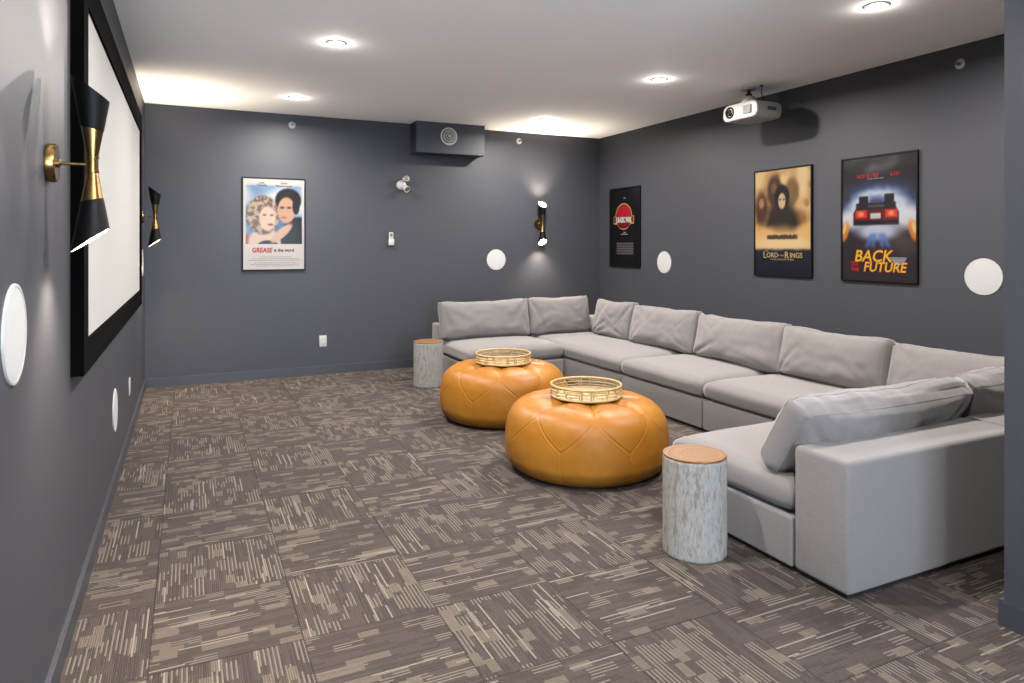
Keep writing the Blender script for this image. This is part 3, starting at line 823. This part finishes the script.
def nz(u, v, s, seed=0): return noise.noise(Vector((u*s, v*s*1.5, seed)))
# couple poster: pale border, blue sky, two generic heads with pale and dark hair
def art_couple(u, v):
    paper = (232,222,216)
    if u < .035 or u > .965 or v < .02 or v > .72: return paper
    c = mixc((84,128,178), (226,232,238), smst(-.35, .45, nz(u, v, 3, 1)+.35*sin(v*9)))
    if v < .075: c = mixc(paper, c, smst(.04, .12, v))
    c = mixc(c, (214,90,60), .8*ell(u, v, .03, .68, .10, .07, .5))
    # dark jacket and fair shoulders
    c = mixc(c, (28,26,32), ell(u, v, .90, .66, .30, .24, .08))
    c = mixc(c, (234,206,184), ell(u, v, .34, .70, .26, .16, .15))
    c = mixc(c, (40,36,46), ell(u, v, .40, .74, .17, .06, .15))
    c = mixc(c, (228,186,160), ell(u, v, .62, .60, .20, .055, .2, -.5))
    # hair and faces
    hair = mixc((118,98,90), (204,182,158), smst(-.35, .4, nz(u, v, 13, 4)+.6*nz(u, v, 34, 6)))
    c = mixc(c, hair, ell(u, v, .32, .40, .27, .215, .10))
    c = mixc(c, (236,204,184), ell(u, v, .39, .44, .135, .135, .12, .2))
    c = mixc(c, (120,70,64), .8*ell(u, v, .44, .505, .045, .012, .5)); 
    for ex in (.34, .46): c = mixc(c, (70,58,66), .8*ell(u, v, ex, .40, .028, .010, .6))
    c = mixc(c, (34,28,32), ell(u, v, .73, .235, .215, .135, .10))
    c = mixc(c, (222,172,142), ell(u, v, .70, .345, .145, .145, .12, -.1))
    c = mixc(c, (40,32,36), ell(u, v, .86, .30, .06, .09, .2))
    for ex in (.63, .745): c = mixc(c, (54,40,44), .85*ell(u, v, ex, .315, .035, .013, .6))
    c = mixc(c, (176,96,84), .7*ell(u, v, .655, .425, .05, .012, .5))
    return c
blk = lambda rows, sz, v0, dv, k: [(r, sz, .5, v0+i*dv, k) for i, r in enumerate(rows)]
credit = 'IIMI NIIM MIINI IMN NIIMI MINIIM NIMI IINM'
PG = dict(bold=.0006)
pos1 = poster('film_poster', 'pale-bordered poster of a fair-haired and a dark-haired couple on the back wall', 'b', .833, 1.655, .648, .995,
  art_couple, [(INK['black'], [('John', .030, .30, .055, PG), ('Travolta', .032, .30, .083, PG), ('Olivia', .030, .66, .055, PG), ('Newton-John', .032, .66, .086, PG), ('is the word', .046, .66, .803, dict(bold=.0016))]),
               (INK['red'], [('GREASE', .074, .30, .812, dict(bold=.0022, shear=.15, sx=.82))]),
                (INK['grey'], [])], m_print('couple_poster_print'))
# film credit lines as fine bars (unreadable in the photograph)
def bars(parent, mat, rows, th):
    r = random.Random(len(rows))
    pr = [c for c in parent.children if c.name.startswith('print')][0]
    for x0, x1, z in rows:
        x = x0; bm = bmesh.new()
        while x < x1:
            w = r.uniform(.006, .022); box(bm, x, min(x+w, x1), -.0142, -.0135, z, z+th); x += w+.005
        bm_obj('credit_line', bm, mat, pr)
bars(pos1, INK['grey'], [(-.15,.18,-.355),(-.22,.25,-.375),(-.26,.28,-.392),(-.20,.22,-.418),(-.24,.26,-.435),(-.18,.20,-.452)], .006)
# black poster, plain red oval with a yellow outline
def art_red(u, v):
    c = (16,15,20)
    c = mixc(c, (70,66,76), .5*smst(.25, 0, v)*smst(.6, 1, u))
    oy = ell(u, v, .47, .36, .285, .172, .02)
    bn = (1-smst(.345,.35,abs(u-.47)))*(1-smst(.050,.053,abs(v-.405)))
    c = mixc(c, (214,190,96), max(oy, bn))
    c = mixc(c, (20,16,20), ell(u, v, .47, .36, .262, .158, .02))
    c = mixc(c, (198,28,52), ell(u, v, .47, .352, .245, .147, .02))
    c = mixc(c, (120,20,36), ell(u, v, .47, .47, .2, .045, .15))
    c = mixc(c, (126,20,26), (1-smst(.325,.328,abs(u-.47)))*(1-smst(.040,.042,abs(v-.405))))
    return c
pos2 = poster('film_poster', 'black poster with a red oval emblem on the right wall near the corner', 'r', 7.142, 1.655, .662, .996,
  art_red, [(INK['white'], [('JURASSIC PARK', .098, .47, .437, dict(bold=.004, sx=.52)), ('1993', .028, .5, .135, {}), ('A film', .022, .5, .575, {}), ('65 million years', .022, .5, .597, {})])],
  m_print('red_oval_poster_print'))
bars(pos2, INK['grey'], [(-.17,.19,-.205-.022*k) for k in range(7)], .009)
# golden poster: glowing haze over deep blue, vague dark figures
def art_gold(u, v):
    c = mixc((204,160,104), (240,206,150), smst(-.4, .5, nz(u, v, 4, 3)))
    c = mixc(c, (120,78,44), .55*smst(.1, .5, nz(u, v, 6, 8)))
    c = mixc(c, (250,222,170), .8*ell(u, v, .86, .12, .10, .20, .6))
    c = mixc(c, (66,46,36), .9*ell(u, v, .36, .20, .13, .15, .3)); c = mixc(c, (150,100,66), .8*ell(u, v, .36, .17, .055, .05, .4))
    c = mixc(c, (120,88,56), .8*ell(u, v, .68, .22, .12, .13, .3))
    c = mixc(c, (70,44,32), .9*ell(u, v, .12, .36, .12, .16, .4)); c = mixc(c, (206,150,104), .8*ell(u, v, .12, .31, .05, .05, .4))
    c = mixc(c, (226,176,120), .7*ell(u, v, .80, .36, .07, .06, .4)); c = mixc(c, (130,84,50), .6*ell(u, v, .80, .47, .12, .08, .5))
    c = mixc(c, (46,38,36), .96*ell(u, v, .50, .54, .30, .24, .25)); c = mixc(c, (34,28,28), .97*ell(u, v, .50, .26, .135, .115, .15))
    c = mixc(c, (232,196,156), .95*ell(u, v, .50, .30, .065, .075, .2))
    for ex in (.47, .535): c = mixc(c, (60,44,40), .8*ell(u, v, ex, .285, .018, .010, .6))
    c = mixc(c, (238,190,124), smst(.50, .60, v+.04*nz(u, v, 5, 2)))
    c = mixc(c, (250,226,178), .7*ell(u, v, .5, .70, .5, .07, .5))
    top = .618 + .018*nz(u*5, 0, 6, 5); g = (1-smst(.24, .30, abs(u-.5)))*smst(top-.006, top+.008, v)*(1-smst(.652, .668, v+.008*nz(u*8, 0, 6, 9))); c = mixc(c, (58,46,40), g*.85)
    c = mixc(c, (36,38,54), smst(.735, .775, v+.01*nz(u, v, 9, 5)))
    c = mixc(c, (26,28,44), smst(.80, .98, v))
    return c
pos3 = poster('film_poster', 'golden poster of hazy figures above a dark blue band on the right wall', 'r', 4.628, 1.64, .676, 1.00,
  art_gold, [(INK['gold'], [('THE', .020, .22, .778, {}), ('L', .088, .185, .838, dict(bold=.001)), ('ORD', .066, .325, .832, dict(bold=.001)), ('OF THE', .024, .475, .822, {}), ('R', .088, .585, .838, dict(bold=.001)), ('INGS', .066, .75, .832, dict(bold=.001)), ('THE FELLOWSHIP OF THE RING', .020, .5, .858, {})])],
  m_print('golden_poster_print'))
# night poster: electric glow, generic dark car rear with red lights
def art_night(u, v):
    c = mixc((28,24,32), (58,46,54), smst(0, .3, v)*.8)
    d = sqrt(((u-.5)/.42)**2+((v-.40)/.15)**2); g = exp(-max(0, d-.55)**2*2.2)
    c = mixc(c, (64,110,200), .9*g*smst(-.6,.2,nz(u, v, 7, 3)+.3)); c = mixc(c, (226,234,250), g*exp(-((d-.75+.2*nz(u, v, 9, 6))/.3)**2))
    c = mixc(c, (236,240,252), .95*ell(u, v, .12, .50, .20, .08, .6)); c = mixc(c, (236,240,252), .95*ell(u, v, .88, .49, .20, .09, .6))
    c = mixc(c, (220,226,246), .9*ell(u, v, .5, .60, .27, .07, .5))
    for k in (-1, 1):
        for w_ in (.09, .20):
            x = .5+k*w_*(v-.50)*3.2; s_ = smst(.60,.64,v)*(1-smst(.70,.76,v)); c = mixc(c, (96,130,210), .8*s_*exp(-((u-x)/.035)**2))
        c = mixc(c, (250,150,60), .9*ell(u, v, .5+k*.46, .60, .05, .09, .4, -k*.5)); c = mixc(c, (255,224,150), .8*ell(u, v, .5+k*.47, .58, .022, .05, .4, -k*.5))
    def rect(x0, x1, y0, y1, s=.006): return smst(x0-s,x0+s,u)*(1-smst(x1-s,x1+s,u))*smst(y0-s,y0+s,v)*(1-smst(y1-s,y1+s,v))
    hw = .27 + .04*smst(.40,.46,v)
    c = mixc(c, (44,38,46), smst(.365,.375,v)*(1-smst(.548,.556,v))*(1-smst(hw-.01,hw+.01,abs(u-.47))))
    c = mixc(c, (40,36,44), max(rect(.24,.37,.315,.40), rect(.59,.72,.305,.40)))
    c = mixc(c, (96,92,104), max(rect(.40,.56,.345,.372), rect(.37,.59,.39,.405)))
    c = mixc(c, (110,28,34), rect(.19,.76,.425,.515)); c = mixc(c, (240,60,44), max(rect(.19,.35,.43,.492), rect(.60,.76,.43,.492)))
    c = mixc(c, (255,160,110), max(ell(u,v,.27,.46,.04,.02,.5), ell(u,v,.68,.46,.04,.02,.5)))
    c = mixc(c, (226,226,226), rect(.40,.54,.455,.50)); c = mixc(c, (30,26,32), rect(.18,.77,.515,.545))
    return c
BB = dict(bold=.004, shear=.2)
pos4 = poster('film_poster', 'dark poster with blue-white glow and red car tail lights, rightmost on the right wall', 'r', 3.66, 1.64, .668, 1.012,
  art_night, [(INK['digits'], [('NOV 05 1955', .042, .36, .165, dict(shear=.15, bold=.0012, sx=.8)), ('6:12:1', .042, .73, .165, dict(shear=.15, bold=.0012, sx=.8))]),
              (INK['pale'], [('ROBERT ZEMECKIS FILM', .013, .47, .18, {}), ('OUTATIME', .024, .47, .492, dict(sx=.7))]),
              (INK['red'], [('BACK', .132, .43, .846, dict(bold=.006, shear=.2, sx=.98)), ('FUTURE', .108, .585, .925, dict(bold=.006, shear=.2, sx=.95)), ('TO', .048, .175, .885, dict(bold=.003)), ('THE', .036, .185, .925, dict(bold=.003))]),
              (INK['yellow'], [('BACK', .132, .43, .846, dict(bold=.001, shear=.2, sx=.98, lift=.0006)), ('FUTURE', .108, .585, .925, dict(bold=.001, shear=.2, sx=.95, lift=.0006))]),
              (INK['orange'], [])], m_print('night_poster_print', .12, .4))
pr = [c for c in pos4.children if c.name.startswith('print')][0]
bm = bmesh.new()
for k in range(6): box(bm, .10+.010*k, .245-.006*k, -.0146, -.0136, -.312-.010*k, -.307-.010*k)
bm_obj('speed_lines', bm, INK['pale'], pr)
for ps in (pos1, pos2, pos3, pos4):
    pr = [c for c in ps.children if c.name.startswith('print')][0]
    for c in list(pr.children):
        if not len(c.data.vertices): bpy.data.objects.remove(c)
